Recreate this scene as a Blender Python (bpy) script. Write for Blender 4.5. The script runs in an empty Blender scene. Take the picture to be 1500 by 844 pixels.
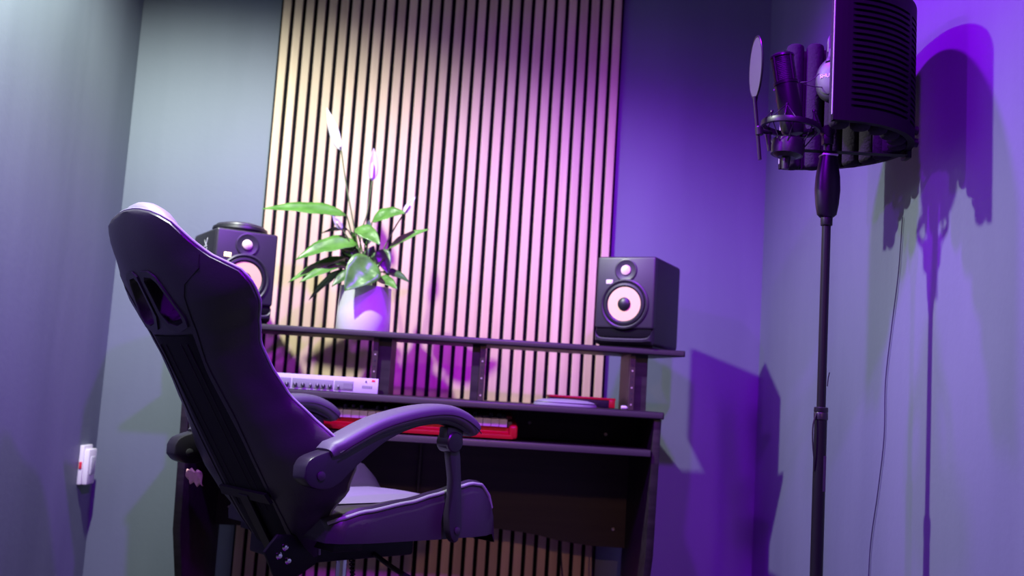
import bpy, bmesh, math, random
from mathutils import Vector, Matrix
random.seed(7)
scene = bpy.context.scene
COL = scene.collection
PI = math.pi
def rad(a): return math.radians(a)

# ------------------------------------------------------------------ camera
FPX = 1458.0
pitch, roll, yaw = rad(6.1765), rad(3.604), rad(1.7086)
CAMP = Vector((0, 0, .77))
Fw = Vector((math.sin(yaw)*math.cos(pitch), math.cos(yaw)*math.cos(pitch), math.sin(pitch)))
Rt = Vector((math.cos(yaw), -math.sin(yaw), 0))
Up = Rt.cross(Fw)
cr, sr = math.cos(roll), math.sin(roll)
CR = Rt*cr + Up*sr
CU = Up*cr - Rt*sr
cam = bpy.data.cameras.new('camera')
cam.sensor_width = 36.0
cam.lens = 36.0*FPX/1500.0
cam.clip_start = .02
cam.dof.use_dof = True
cam.dof.focus_distance = 2.15
cam.dof.aperture_fstop = 2.8
camo = bpy.data.objects.new('camera', cam)
M = Matrix.Identity(4)
for i in range(3):
    M[i][0] = CR[i]; M[i][1] = CU[i]; M[i][2] = -Fw[i]; M[i][3] = CAMP[i]
camo.matrix_world = M
COL.objects.link(camo)
scene.camera = camo
def ray(px, py): return Fw*FPX + CR*(px-750) + CU*(422-py)
def aty(px, py, Y):                       # the point on the pixel's ray at depth Y
    d = ray(px, py); return CAMP + d*(Y/d.y)
def atx(px, py, X):
    d = ray(px, py); return CAMP + d*(X/d.x)

# ------------------------------------------------------------------ world, lights, exposure
w = bpy.data.worlds.new('world'); scene.world = w; w.use_nodes = True
w.node_tree.nodes['Background'].inputs[0].default_value = (.20, .10, .55, 1)
w.node_tree.nodes['Background'].inputs[1].default_value = .02
vs = scene.view_settings
vs.view_transform = 'Standard'; vs.look = 'None'; vs.exposure = 0.0; vs.gamma = 1.0; vs.use_curve_mapping = False
def spot(name, loc, target, color, energy, size, blend, radius):
    l = bpy.data.lights.new(name, 'SPOT'); l.color = color; l.energy = energy
    l.spot_size = rad(size); l.spot_blend = blend; l.shadow_soft_size = radius
    o = bpy.data.objects.new(name, l); o.location = loc
    o.rotation_euler = (Vector(target)-Vector(loc)).to_track_quat('-Z', 'Y').to_euler()
    COL.objects.link(o); return o
VIOLET = (.33, .001, 1.0)
spot('white_downlight', (-.90, 2.10, 2.36), (-1.04, 2.14, 0), (.91, 1.0, .90), 268, 157, .50, .03)
spot('violet_downlight', (.20, 2.10, 2.36), (.32, 2.14, 0), VIOLET, 165, 144, .55, .03)
spot('violet_wall_lamp', (-.95, 1.45, 1.90), (.75, 2.10, .95), VIOLET, 105, 112, .9, .03)
spot('violet_rear_downlight', (.26, .80, 2.36), (.18, 2.45, .74), VIOLET, 300, 86, .9, .04)
spot('warm_room_light', (.45, -.90, 2.10), (.16, 3.25, .42), (1.0, .50, .28), 62, 22, .5, .06)

# ------------------------------------------------------------------ materials
MATS = {}
def mat(name, color, rough=.5, metal=0., spec=.5, noise=None, bump=None, emit=None, coat=0.):
    m = bpy.data.materials.new(name); m.use_nodes = True
    nt = m.node_tree; b = nt.nodes['Principled BSDF']
    b.inputs['Base Color'].default_value = (*color, 1)
    b.inputs['Roughness'].default_value = rough
    b.inputs['Metallic'].default_value = metal
    b.inputs['Specular IOR Level'].default_value = spec
    b.inputs['Coat Weight'].default_value = coat
    tc = nt.nodes.new('ShaderNodeTexCoord')
    if noise:                                    # (color2, scale xyz, detail)
        c2, sc, det = noise
        mp = nt.nodes.new('ShaderNodeMapping'); mp.inputs['Scale'].default_value = sc
        n = nt.nodes.new('ShaderNodeTexNoise'); n.inputs['Detail'].default_value = det; n.inputs['Scale'].default_value = 1
        r = nt.nodes.new('ShaderNodeValToRGB')
        r.color_ramp.elements[0].position = .36; r.color_ramp.elements[1].position = .64
        r.color_ramp.elements[0].color = (*color, 1); r.color_ramp.elements[1].color = (*c2, 1)
        nt.links.new(tc.outputs['Object'], mp.inputs[0]); nt.links.new(mp.outputs[0], n.inputs['Vector'])
        nt.links.new(n.outputs['Fac'], r.inputs[0]); nt.links.new(r.outputs[0], b.inputs['Base Color'])
    if bump:                                     # list of (scale xyz, strength, distance)
        prev = None
        for sc, st, di in bump:
            mp = nt.nodes.new('ShaderNodeMapping'); mp.inputs['Scale'].default_value = sc
            n = nt.nodes.new('ShaderNodeTexNoise'); n.inputs['Scale'].default_value = 1; n.inputs['Detail'].default_value = 3
            bp = nt.nodes.new('ShaderNodeBump'); bp.inputs['Strength'].default_value = st; bp.inputs['Distance'].default_value = di
            nt.links.new(tc.outputs['Object'], mp.inputs[0]); nt.links.new(mp.outputs[0], n.inputs['Vector'])
            nt.links.new(n.outputs['Fac'], bp.inputs['Height'])
            if prev: nt.links.new(prev.outputs[0], bp.inputs['Normal'])
            prev = bp
        nt.links.new(prev.outputs[0], b.inputs['Normal'])
    if emit:
        b.inputs['Emission Color'].default_value = (*emit[0], 1); b.inputs['Emission Strength'].default_value = emit[1]
    MATS[name] = m
    return m
mat('wall_paint', (.142, .166, .205), .62, noise=((.118, .140, .176), (4, 4, .7), 5), bump=[((3.2, 3.2, .22), .30, .02), ((60, 60, 60), .10, .004)])
mat('ceiling_paint', (.035, .035, .04), .8)
mat('rear_wall_dark', (.02, .02, .024), .9)  # unseen rear wall, colour made dark to cut bounced light; no real curtain
mat('floor_vinyl', (.035, .032, .035), .5, noise=((.06, .05, .05), (6, 40, 6), 3))
mat('felt', (.006, .006, .007), .95, spec=.1, bump=[((300, 300, 300), .4, .002)])
mat('desk_laminate', (.011, .009, .010), .45, spec=.35, noise=((.022, .018, .019), (4, 60, 60), 4))
mat('desk_edge', (.045, .038, .04), .35)
mat('rail_steel', (.07, .05, .05), .4, metal=.6)
mat('screw_metal', (.7, .66, .62), .35, metal=.8)
mat('leather', (.032, .028, .036), .42, spec=.5, bump=[((240, 240, 240), .18, .0015), ((14, 14, 14), .12, .006)])
MATS['leather'].node_tree.nodes['Principled BSDF'].inputs['Sheen Weight'].default_value = .0
mat('leather_pad', (.085, .080, .10), .5, bump=[((240, 240, 240), .15, .0015)])
mat('leather_light', (.22, .21, .25), .42, bump=[((240, 240, 240), .15, .0015)])
mat('piping', (.26, .26, .29), .5)
mat('seam', (.006, .005, .007), .7)
mat('back_plate', (.006, .006, .008), .7, spec=.25, bump=[((420, 420, 420), .3, .001)])
mat('plastic_black', (.012, .011, .014), .36)
mat('plastic_arm', (.020, .017, .024), .33)
mat('bezel', (.030, .028, .034), .45)
mat('steel_black', (.008, .008, .009), .42, spec=.25)
mat('chrome', (.85, .85, .87), .12, metal=1)
mat('speaker_vinyl', (.017, .016, .020), .48, bump=[((260, 260, 260), .2, .001)])
mat('speaker_front', (.026, .024, .030), .42)
mat('rubber', (.010, .010, .012), .42)
mat('cone_yellow', (.72, .54, .24), .55, bump=[((320, 320, 320), .3, .001)])
mat('dome_pale', (.80, .66, .50), .4)
mat('badge_lit', (.9, .8, .4), .4, emit=((1.0, .80, .35), 2.4))
mat('badge_pale', (.75, .72, .6), .4)
mat('logo_silver', (.55, .55, .58), .4)
mat('pot_ceramic', (.58, .57, .58), .33)
mat('soil', (.018, .012, .008), .95)
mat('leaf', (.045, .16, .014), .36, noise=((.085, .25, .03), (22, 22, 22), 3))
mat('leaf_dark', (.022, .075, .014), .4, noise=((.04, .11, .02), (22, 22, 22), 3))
mat('stem_green', (.10, .16, .04), .5)
mat('spathe', (.52, .50, .50), .5)
mat('spadix', (.75, .66, .42), .6)
mat('rack_white', (.52, .51, .52), .4)
mat('rack_grey', (.22, .21, .24), .45)
mat('knob_dark', (.02, .02, .025), .4)
mat('red_plastic', (.62, .012, .016), .38)
mat('key_white', (.82, .74, .68), .35)
mat('key_black', (.012, .012, .012), .35)
mat('pad_grey', (.18, .17, .20), .6)
mat('pink_cloth', (.90, .48, .50), .7)
mat('mic_metal', (.013, .011, .015), .38, metal=.1, spec=.3)
mat('mic_mesh', (.035, .030, .042), .45, metal=.5)
mat('pop_mesh', (.06, .06, .066), .7, bump=[((500, 500, 500), .5, .001)])
mat('foam', (.030, .024, .034), .95, spec=.05, bump=[((180, 180, 180), .6, .003)])
mat('filter_shell', (.007, .006, .008), .6, spec=.12)
mat('trim_metal', (.55, .55, .57), .4, metal=.25)
mat('headphone_grey', (.035, .035, .04), .5)
mat('headphone_silver', (.11, .11, .115), .5)
mat('cable_black', (.008, .008, .010), .5)
mat('cord_wall', (.03, .02, .06), .6)
mat('switch_white', (.84, .80, .82), .4)
mat('switch_red', (.7, .03, .06), .4)
mat('spackle', (.30, .36, .40), .7)
def oak(name, a, b_, seed):
    m = mat(name, a, .55, noise=(b_, (26, 26, 1.4), 6), bump=[((90, 90, 2.5), .25, .002)])
    for n in m.node_tree.nodes:
        if n.type == 'MAPPING': n.inputs['Location'].default_value = (seed*3.1, seed*1.7, seed*2.3)
    return m
for i in range(5):
    k = 1+.05*(i-2)
    oak('oak%d' % i, (.66*k, .505*k, .31*k), (.54*k, .395*k, .235*k), i)

# ------------------------------------------------------------------ mesh helpers
class MB:
    def __init__(s): s.bm = bmesh.new()
    def _faces(s, rings, closed=True, caps=True):
        bm = s.bm
        vr = [[bm.verts.new(p) for p in r] for r in rings]
        n = len(vr[0])
        for i in range(len(vr)-1):
            for j in range(n if closed else n-1):
                a, b = vr[i][j], vr[i][(j+1) % n]; c, d = vr[i+1][(j+1) % n], vr[i+1][j]
                try: bm.faces.new((a, b, c, d))
                except ValueError: pass
        if caps and closed:
            try: bm.faces.new(list(reversed(vr[0]))); bm.faces.new(vr[-1])
            except ValueError: pass
        return vr
    def box(s, lo, hi, bev=0., seg=2, mtx=None):
        t = bmesh.new(); bmesh.ops.create_cube(t, size=1)
        c = [(lo[i]+hi[i])/2 for i in range(3)]; d = [abs(hi[i]-lo[i]) for i in range(3)]
        for v in t.verts: v.co = Vector((v.co[i]*d[i]+c[i] for i in range(3)))
        if bev > 0: bmesh.ops.bevel(t, geom=t.edges[:], offset=bev, segments=seg, affect='EDGES', profile=.5)
        if mtx: bmesh.ops.transform(t, matrix=mtx, verts=t.verts[:])
        s._merge(t); return s
    def _merge(s, t):
        me = bpy.data.meshes.new('tmp'); t.to_mesh(me); t.free(); s.bm.from_mesh(me); bpy.data.meshes.remove(me)
    def tube(s, pts, r, n=10, caps=True, flat=None, up=None):
        """sweep along pts; r: radius or list; flat=(a,b) elliptical section with 'up' as the b axis"""
        pts = [Vector(p) for p in pts]; m = len(pts); rings = []
        t0 = (pts[1]-pts[0]).normalized()
        ref = Vector(up) if up else (Vector((0, 0, 1)) if abs(t0.z) < .9 else Vector((1, 0, 0)))
        side = t0.cross(ref).normalized()
        for i in range(m):
            t = (pts[min(i+1, m-1)]-pts[max(i-1, 0)]).normalized()
            if up: side = t.cross(ref).normalized()
            else: side = (side - t*side.dot(t)).normalized()
            b = side.cross(t).normalized()
            rr = r[i] if isinstance(r, (list, tuple)) else r
            fa, fb = flat if flat else (1, 1)
            rings.append([pts[i] + side*(math.cos(2*PI*k/n)*rr*fa) + b*(math.sin(2*PI*k/n)*rr*fb) for k in range(n)])
        s._faces(rings, True, caps); return s
    def lathe(s, prof, n=24, mtx=None, caps=True):
        rings = []
        for (r, z) in prof:
            ring = [Vector((max(r, 1e-5)*math.cos(2*PI*k/n), max(r, 1e-5)*math.sin(2*PI*k/n), z)) for k in range(n)]
            if mtx: ring = [mtx @ p for p in ring]
            rings.append(ring)
        s._faces(rings, True, caps); return s
    def prism(s, poly, axis, lo, hi, bev=0.):
        """poly (2-D list) extruded along axis ('x','y','z') from lo to hi"""
        t = bmesh.new()
        def P(a, b, c):
            return {'x': (c, a, b), 'y': (a, c, b), 'z': (a, b, c)}[axis]
        v0 = [t.verts.new(P(a, b, lo)) for a, b in poly]; v1 = [t.verts.new(P(a, b, hi)) for a, b in poly]
        n = len(poly)
        t.faces.new(v0); t.faces.new(list(reversed(v1)))
        for i in range(n): t.faces.new((v0[i], v1[i], v1[(i+1) % n], v0[(i+1) % n]))
        bmesh.ops.recalc_face_normals(t, faces=t.faces[:])
        if bev > 0:
            es = [e for e in t.edges if len(e.link_faces) == 2 and e.calc_face_angle(0) > .5]
            bmesh.ops.bevel(t, geom=es, offset=bev, segments=2, affect='EDGES', profile=.5)
        s._merge(t); return s
    def grid(s, rows):
        s._faces(rows, False, False); return s
    def loft(s, rings, caps=True): s._faces(rings, True, caps); return s
    def mesh(s, name, smooth=30):
        bm = s.bm
        bmesh.ops.remove_doubles(bm, verts=bm.verts[:], dist=1e-6)
        bmesh.ops.recalc_face_normals(bm, faces=bm.faces[:])
        me = bpy.data.meshes.new(name); bm.to_mesh(me); bm.free()
        if smooth:
            for p in me.polygons: p.use_smooth = True
            me.set_sharp_from_angle(angle=rad(smooth))
        return me
    def build(s, name, m, parent=None, smooth=30):
        me = s.mesh(name, smooth); me.materials.append(MATS[m])
        return link(name, me, parent)
def link(name, me, parent=None, loc=None):
    o = bpy.data.objects.new(name, me); COL.objects.link(o)
    if parent: o.parent = parent
    if loc: o.location = loc
    return o
def tag(o, label=None, cat=None, group=None, kind=None):
    if label: o['label'] = label
    if cat: o['category'] = cat
    if group: o['group'] = group
    if kind: o['kind'] = kind
    return o
def thing(name, loc, label, cat, rz=0., group=None):
    o = bpy.data.objects.new(name, None); COL.objects.link(o); o.location = loc; o.rotation_euler = (0, 0, rz)
    o.empty_display_size = .05
    return tag(o, label, cat, group)
def axis_mtx(o, z):                       # local z -> direction z, origin o
    z = Vector(z).normalized(); q = z.to_track_quat('Z', 'Y')
    return Matrix.Translation(Vector(o)) @ q.to_matrix().to_4x4()
def interp(tab, x):
    if x <= tab[0][0]: return tab[0][1]
    for (a, va), (b, vb) in zip(tab, tab[1:]):
        if x <= b:
            t = (x-a)/(b-a); t = t*t*(3-2*t)*.5+t*.5
            return va+(vb-va)*t
    return tab[-1][1]
def catmull(pts, n=6):
    pts = [Vector(p) for p in pts]; out = []
    P = [pts[0]*2-pts[1]]+pts+[pts[-1]*2-pts[-2]]
    for i in range(1, len(P)-2):
        for k in range(n):
            t = k/n; a, b, c, d = P[i-1], P[i], P[i+1], P[i+2]
            out.append(.5*((2*b)+(c-a)*t+(2*a-5*b+4*c-d)*t*t+(3*b-a-3*c+d)*t**3))
    out.append(pts[-1]); return out
def text_part(name, body, size, m, parent, mtx, depth=.0006):
    c = bpy.data.curves.new(name, 'FONT'); c.body = body; c.size = size; c.align_x = 'CENTER'; c.align_y = 'CENTER'; c.extrude = depth
    t = bpy.data.objects.new(name, c); COL.objects.link(t)
    dg = bpy.context.evaluated_depsgraph_get()
    me = bpy.data.meshes.new_from_object(t.evaluated_get(dg)); bpy.data.objects.remove(t)
    me.transform(mtx); me.materials.clear(); me.materials.append(MATS[m])
    return link(name, me, parent)

# ------------------------------------------------------------------ the room
XL, XR, YB, YF, ZC = -1.245, .965, 3.394, -1.6, 2.42
def slab(name, lo, hi, m): return tag(MB().box(lo, hi).build(name, m, None, 0), kind='structure')
slab('wall_back', (XL-.1, YB, 0), (XR+.1, YB+.1, ZC), 'wall_paint')
slab('wall_left', (XL-.1, YF, 0), (XL, YB, ZC), 'wall_paint')
slab('wall_right', (XR, YF, 0), (XR+.1, YB, ZC), 'wall_paint')
slab('wall_rear', (XL-.1, YF-.1, 0), (XR+.1, YF, ZC), 'rear_wall_dark')
slab('floor', (XL-.1, YF-.1, -.05), (XR+.1, YB+.1, 0), 'floor_vinyl')
slab('ceiling', (XL-.1, YF-.1, ZC), (XR+.1, YB+.1, ZC+.05), 'ceiling_paint')

# ------------------------------------------------------------------ slatted panels on the back wall
PCX, SY = -.165, 3.372
slat_mesh = MB().box((-.0133, 0, .0), (.0133, .012, 2.40), .0012, 1).mesh('slat', 25)
slat_meshes = []
for i in range(5):
    me = slat_mesh.copy(); me.materials.append(MATS['oak%d' % i]); slat_meshes.append(me)
for k, lab in ((-1, 'oak slat acoustic panel on the back wall behind the plant pot'), (1, 'oak slat acoustic panel on the back wall behind the bare-topped speaker')):
    t = thing('acoustic_slat_panel', (PCX+k*.3, SY, .004), lab, 'wall panel', group='slatted acoustic panels on the back wall')
    MB().box((-.2998, .012, 0), (.2998, .0215, 2.40)).build('felt_backing', 'felt', t, 0)
    for j in range(15):
        x = (j-7)*.0398 - k*.0007
        o = link('slat', slat_meshes[random.randrange(5)], t, (x, random.uniform(-.0004, .0004), 0))

# ------------------------------------------------------------------ studio desk
desk = thing('studio_desk', (-.143, 2.82, 0), 'black studio desk with raised speaker shelf, rack posts and pull-out tray', 'desk')
DX = .68                                   # half width; local y = world y - 2.78
t = MB().box((-DX, 0, .730), (DX, .549, .750), .003).build('desktop', 'desk_laminate', desk)
MB().box((-DX+.004, -.0025, .7325), (DX-.004, .0012, .7475), .001).build('edge_band', 'desk_edge', t)
for s in (-1, 1):
    xo = s*(DX-.005); xi = s*(DX-.027)
    MB().prism([(.01, .7295), (.49, .7295), (.49, .0), (.20, .0), (.045, .34)], 'x', min(xo, xi), max(xo, xi), .002).build('side_panel', 'desk_laminate', desk)
# arched modesty panel at the back
z0 = .459
arch = [(-.652, .48), (.652, .48)]
arc = []
for i in range(25):
    x = .652-1.304*i/24; a = abs(x)
    zz = .311 + .036*max(0, min(1, (.50-a)/.32))**1.0 if a < .5 else .309
    arc.append((x, zz))
arc = [(x, interp([(0, .352), (.22, .347), (.34, .338), (.46, .317), (.54, .309), (.66, .308)], abs(x))) for x, _ in arc]
p = MB().prism([(-.652, .625), (.652, .625)]+arc, 'y', .425, .443).build('modesty_panel', 'desk_laminate', desk)
p.data.materials[0] = mat('modesty_brown', (.030, .020, .019), .45, noise=((.040, .027, .024), (3, 3, 50), 4))
for x, z in ((.613, .366), (-.613, .366)):
    MB().lathe([(.0055, 0), (.0055, .003), (.003, .005)], 14, axis_mtx((x, .425, z), (0, -1, 0))).build('screw', 'screw_metal', p)
p = MB().box((-.652, .33, .6421), (.652, .348, .7295)).build('upper_back_panel', 'desk_laminate', desk)
for x, z in ((.318, .690), (.56, .668), (-.318, .690)):
    MB().lathe([(.0055, 0), (.0055, .003), (.003, .005)], 14, axis_mtx((x, .33, z), (0, -1, 0))).build('screw', 'screw_metal', p)
p = MB().box((-.650, .015, .622), (.650, .36, .642), .002).build('keyboard_tray', 'desk_laminate', desk)
MB().box((-.648, .0125, .6235), (.648, .0155, .6405), .001).build('edge_band', 'desk_edge', p)
p = MB().tube([(-.02, .415, .30), (-.02, .415, .66)], .006, 10).build('support_rod', 'rail_steel', desk)
# raised shelf
SZ = .932
sh = MB().prism([(-.76, .075), (.748, .075), (.690, .305), (-.700, .305)], 'z', SZ-.018, SZ, .002).build('speaker_shelf', 'desk_laminate', desk)
MB().box((-.756, .0728, SZ-.0155), (.744, .0762, SZ-.0025), .001).build('edge_band', 'desk_edge', sh)
for x0, x1, hole in ((-.645, -.592, 1), (-.164, -.111, -1), (.126, .166, 1), (.590, .645, -1)):
    up = MB().box((x0, .11, .750), (x1, .29, SZ-.018)).build('upright', 'desk_laminate', desk)
    xr0, xr1 = (x1-.016, x1-.001) if hole > 0 else (x0+.001, x0+.016)
    rl = MB().box((xr0, .096, .751), (xr1, .1095, SZ-.019)).build('rack_rail', 'rail_steel', up)
    for h in range(9):
        z = .766+h*.0165
        MB().lathe([(.0028, 0), (.0028, .0012)], 8, axis_mtx(((xr0+xr1)/2, .096, z), (0, -1, 0))).build('rail_hole', 'knob_dark' if h % 3 else 'screw_metal', up)

# ------------------------------------------------------------------ studio monitors
def speaker(loc, rz, label, lit, badge_side):
    t = thing('studio_monitor', loc, label, 'speaker', rz, 'studio monitors on the desk shelf')
    W_, D_, H_ = .092, .245, .272
    # local: front faces -y, front face at y=0
    MB().box((-W_, .004, .008), (W_, D_, H_), .010, 3).build('cabinet', 'speaker_vinyl', t)
    MB().box((-W_+.008, .02, 0), (W_-.008, D_-.01, .009), .002).build('foam_foot', 'rubber', t)
    fr = MB().box((-W_+.0005, -.006, .056), (W_-.0005, .02, H_-.001), .007, 3).build('front_baffle', 'speaker_front', t)
    # port slot: dark recess and a lip below it
    MB().box((-W_+.006, -.0005, .030), (W_-.006, .006, .060), .004).build('port_slot', 'felt', t)
    pts = [(-W_+.004, -.003, .050), (-W_+.010, -.008, .036), (-W_+.028, -.010, .028), (0, -.011, .0265), (W_-.028, -.010, .028), (W_-.010, -.008, .036), (W_-.004, -.003, .050)]
    lip = MB(); rows = []
    for p in catmull(pts, 4):
        rows.append([p, Vector((p.x, p.y-.003, p.z-.004)), Vector((p.x, p.y-.001, min(p.z-.010, .020))), Vector((p.x, .006, .010)), Vector((p.x, .012, p.z))])
    lip.loft(rows); lip.build('port_lip', 'speaker_front', t)
    F = lambda x, z, y=-.006: axis_mtx((x, y, z), (0, -1, 0))
    # woofer
    cz = .1285
    MB().lathe([(.0745, -.001), (.0745, .0035), (.070, .006), (.066, .0035), (.064, -.001)], 40, F(0, cz)).build('woofer_ring', 'speaker_front', t)
    MB().lathe([(.066, .0005), (.062, .0055), (.056, .0065), (.051, .003), (.050, .0005)], 40, F(0, cz)).build('surround', 'rubber', t)
    MB().lathe([(.0515, .003), (.040, -.0005+.0015), (.018, .0006)], 40, F(0, cz)).build('woofer_cone', 'cone_yellow', t)
    MB().lathe([(.0205, .0006), (.019, .0065), (.013, .0105), (.006, .0122), (0, .0126)], 24, F(0, cz)).build('dust_cap', 'rubber', t)
    # tweeter
    tz = .2295
    MB().lathe([(.0345, -.001), (.0345, .0025), (.031, .0035), (.024, .0015), (.015, .0006)], 36, F(0, tz)).build('waveguide', 'speaker_front', t)
    MB().lathe([(.0155, .0006), (.0145, .0045), (.009, .0078), (0, .009)], 24, F(0, tz)).build('tweeter_dome', 'dome_pale', t)
    bx_ = badge_side
    MB().box((bx_-.0105, -.0085, .1880), (bx_+.0105, -.005, .2010), .0015).build('badge', 'badge_lit' if lit else 'badge_pale', t)
    return t
SPL = speaker((-.700, 2.925, SZ), rad(30), 'black studio monitor with lit badge and a round black disc on top', True, -.055)
SPR = speaker((.425, 2.925, SZ), rad(-28), 'black studio monitor with pale yellow cone, its top bare', False, -.050)
text_part('side_logo', 'KRK', .045, 'logo_silver', SPL, Matrix.Translation((-.0925, .10, .205)) @ Matrix.Rotation(-PI/2, 4, 'Z') @ Matrix.Rotation(PI/2, 4, 'X') @ Matrix.Rotation(PI/2, 4, 'Z'))
# round disc lying on the left monitor
c = Vector((-.700, 2.925, SZ+.272)) + Matrix.Rotation(rad(30), 3, 'Z') @ Vector((.006, .10, 0))
d = thing('round_disc', c, 'flat round black disc with raised rim on top of the lit-badge speaker', 'disc')
MB().lathe([(.060, 0), (.078, .003), (.082, .010), (.080, .018), (.074, .021)], 40).build('rim', 'rubber', d)
MB().lathe([(.073, .019), (.070, .026), (.045, .033), (0, .036)], 40).build('crown', 'leather', d)

# ------------------------------------------------------------------ rack unit, small things on the desktop
rk = thing('rack_processor', (-.145-.379, 2.911, .7505), 'white-faced one-unit rack processor with a row of knobs', 'audio rack')
MB().box((-.212, .022, .001), (.212, .17, .042), .002).build('chassis', 'rail_steel', rk)
MB().box((-.2415, -.003, 0), (.2415, .0025, .044), .001).build('face_plate', 'rack_white', rk)
for i, (a, b) in enumerate(((-.205, -.150), (-.146, -.010), (-.006, .112), (.116, .170))):
    MB().box((a, -.0045, .006), (b, -.0025, .032), .0005).build('control_panel', 'rack_grey', rk)
xs = [-.195, -.175, -.158, -.135, -.112, -.088, -.064, -.040, -.020, .004, .026, .048, .068, .085, .104, .128]
for i, x in enumerate(xs):
    r_ = .0035 if i % 4 == 3 else .0055
    k = MB().lathe([(r_, 0), (r_, .007), (r_*.8, .009)], 14, axis_mtx((x, -.0045, .014), (0, -1, 0))).build('knob', 'knob_dark', rk)
    MB().box((x-.001, -.0138, .014), (x+.001, -.0132, .020)).build('pointer', 'rack_white', k)
MB().box((.142, -.0055, .010), (.168, -.0044, .026)).build('meter_window', 'pad_grey', rk)
MB().box((.222, -.0036, .034), (.232, -.0028, .040), .0003).build('indicator', 'switch_red', rk)
MB().lathe([(.0022, 0), (.0022, .0015)], 10, axis_mtx((.206, -.003, .034), (0, -1, 0))).build('button', 'knob_dark', rk)
for i in range(6):
    MB().box((.196+i*.005, -.0036, .014), (.1995+i*.005, -.0028, .022)).build('printed_logo', 'pad_grey', rk)

ri = thing('red_audio_interface', (.322, 3.00, .7505), 'low red and black box on the desktop under the shelf', 'audio interface')
MB().box((-.098, 0, .001), (.098, .13, .027), .002).build('body', 'knob_dark', ri)
MB().box((-.100, -.003, .024), (.100, .132, .031), .002).build('lid', 'red_plastic', ri)
MB().box((.080, -.004, .002), (.098, 0, .026), .001).build('end_cheek', 'red_plastic', ri)
for x in (-.07, -.045, -.02, .01, .04): MB().lathe([(.006, 0), (.006, .008)], 12, axis_mtx((x, 0, .013), (0, -1, 0))).build('knob', 'knob_dark', ri)
pg = thing('grey_rounded_pad', (.262, 2.905, .7502), 'low grey rounded pad lying in front of the red box', 'pad')
rings = []
for (s_, z) in ((1, 0), (1.0, .003), (.97, .009), (.88, .014), (.70, .018), (.3, .020), (.02, .0205)):
    ring = []
    for k in range(36):
        a = 2*PI*k/36; ca, sa = math.cos(a), math.sin(a)
        ring.append((.092*s_*math.copysign(abs(ca)**.7, ca), .055*s_*math.copysign(abs(sa)**.7, sa), z))
    rings.append(ring)
MB().loft(rings).build('shell', 'pad_grey', pg)
MB().tube([(.088*math.copysign(abs(math.cos(a))**.7, math.cos(a)), .053*math.copysign(abs(math.sin(a))**.7, math.sin(a)), .009) for a in [2*PI*k/40 for k in range(41)]], .0016, 6).build('edge_welt', 'rubber', pg)
pl = thing('small_plug', (.438, 2.935, .7502), 'tiny pale jack plug lying beside the rack post', 'plug')
MB().tube([(-.008, 0, .006), (.004, 0, .006), (.012, 0, .0055)], [.0055, .006, .003], 12).build('barrel', 'rack_white', pl)
MB().tube([(.011, 0, .0055), (.020, 0, .005)], .0022, 8).build('tip', 'chrome', pl)

# ------------------------------------------------------------------ red keyboard on the tray
kb = thing('midi_keyboard', (-.29, 2.862, .6425), 'red keyboard with white keys on the pull-out desk tray', 'keyboard')
Kt = Matrix.Rotation(rad(5), 4, 'X')
KW = .405
b = MB().prism([(0, .004), (0, .016), (.030, .020), (.030, .034), (.165, .034), (.165, .052), (.24, .058), (.24, .004)], 'x', -KW, KW, .002)
bmesh.ops.transform(b.bm, matrix=Kt, verts=b.bm.verts[:]); b.build('case', 'red_plastic', kb)
for s in (-1, 1):
    b = MB().box((s*KW-.012, .0, .004), (s*KW+.012, .24, .044), .008, 3)
    bmesh.ops.transform(b.bm, matrix=Kt, verts=b.bm.verts[:]); b.build('end_cheek', 'red_plastic', kb)
    for y in (.02, .21):
        MB().lathe([(.009, 0), (.009, .0075 if y < .1 else .026)], 12, Matrix.Translation((s*(KW-.05), y, 0))).build('foot', 'rubber', kb)
wk = MB().box((-.0112, .016, .036), (.0112, .162, .058), .0012, 2)
bmesh.ops.transform(wk.bm, matrix=Kt, verts=wk.bm.verts[:]); wk = wk.mesh('white_key', 30); wk.materials.append(MATS['key_white'])
bk = MB().box((-.0055, .066, .052), (.0055, .162, .069), .0015, 2)
bmesh.ops.transform(bk.bm, matrix=Kt, verts=bk.bm.verts[:]); bk = bk.mesh('black_key', 30); bk.materials.append(MATS['key_black'])
NK = 32
for i in range(NK):
    x = KW-.030-i*.0235
    link('white_key', wk, kb, (x, 0, 0))
    if i % 7 not in (2, 6) and i < NK-1: link('black_key', bk, kb, (x-.01175, 0, 0))
b = MB().box((KW-.016, .03, .034), (KW-.004, .06, .050), .002)
bmesh.ops.transform(b.bm, matrix=Kt, verts=b.bm.verts[:]); b.build('slider_block', 'pad_grey', kb)

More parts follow.
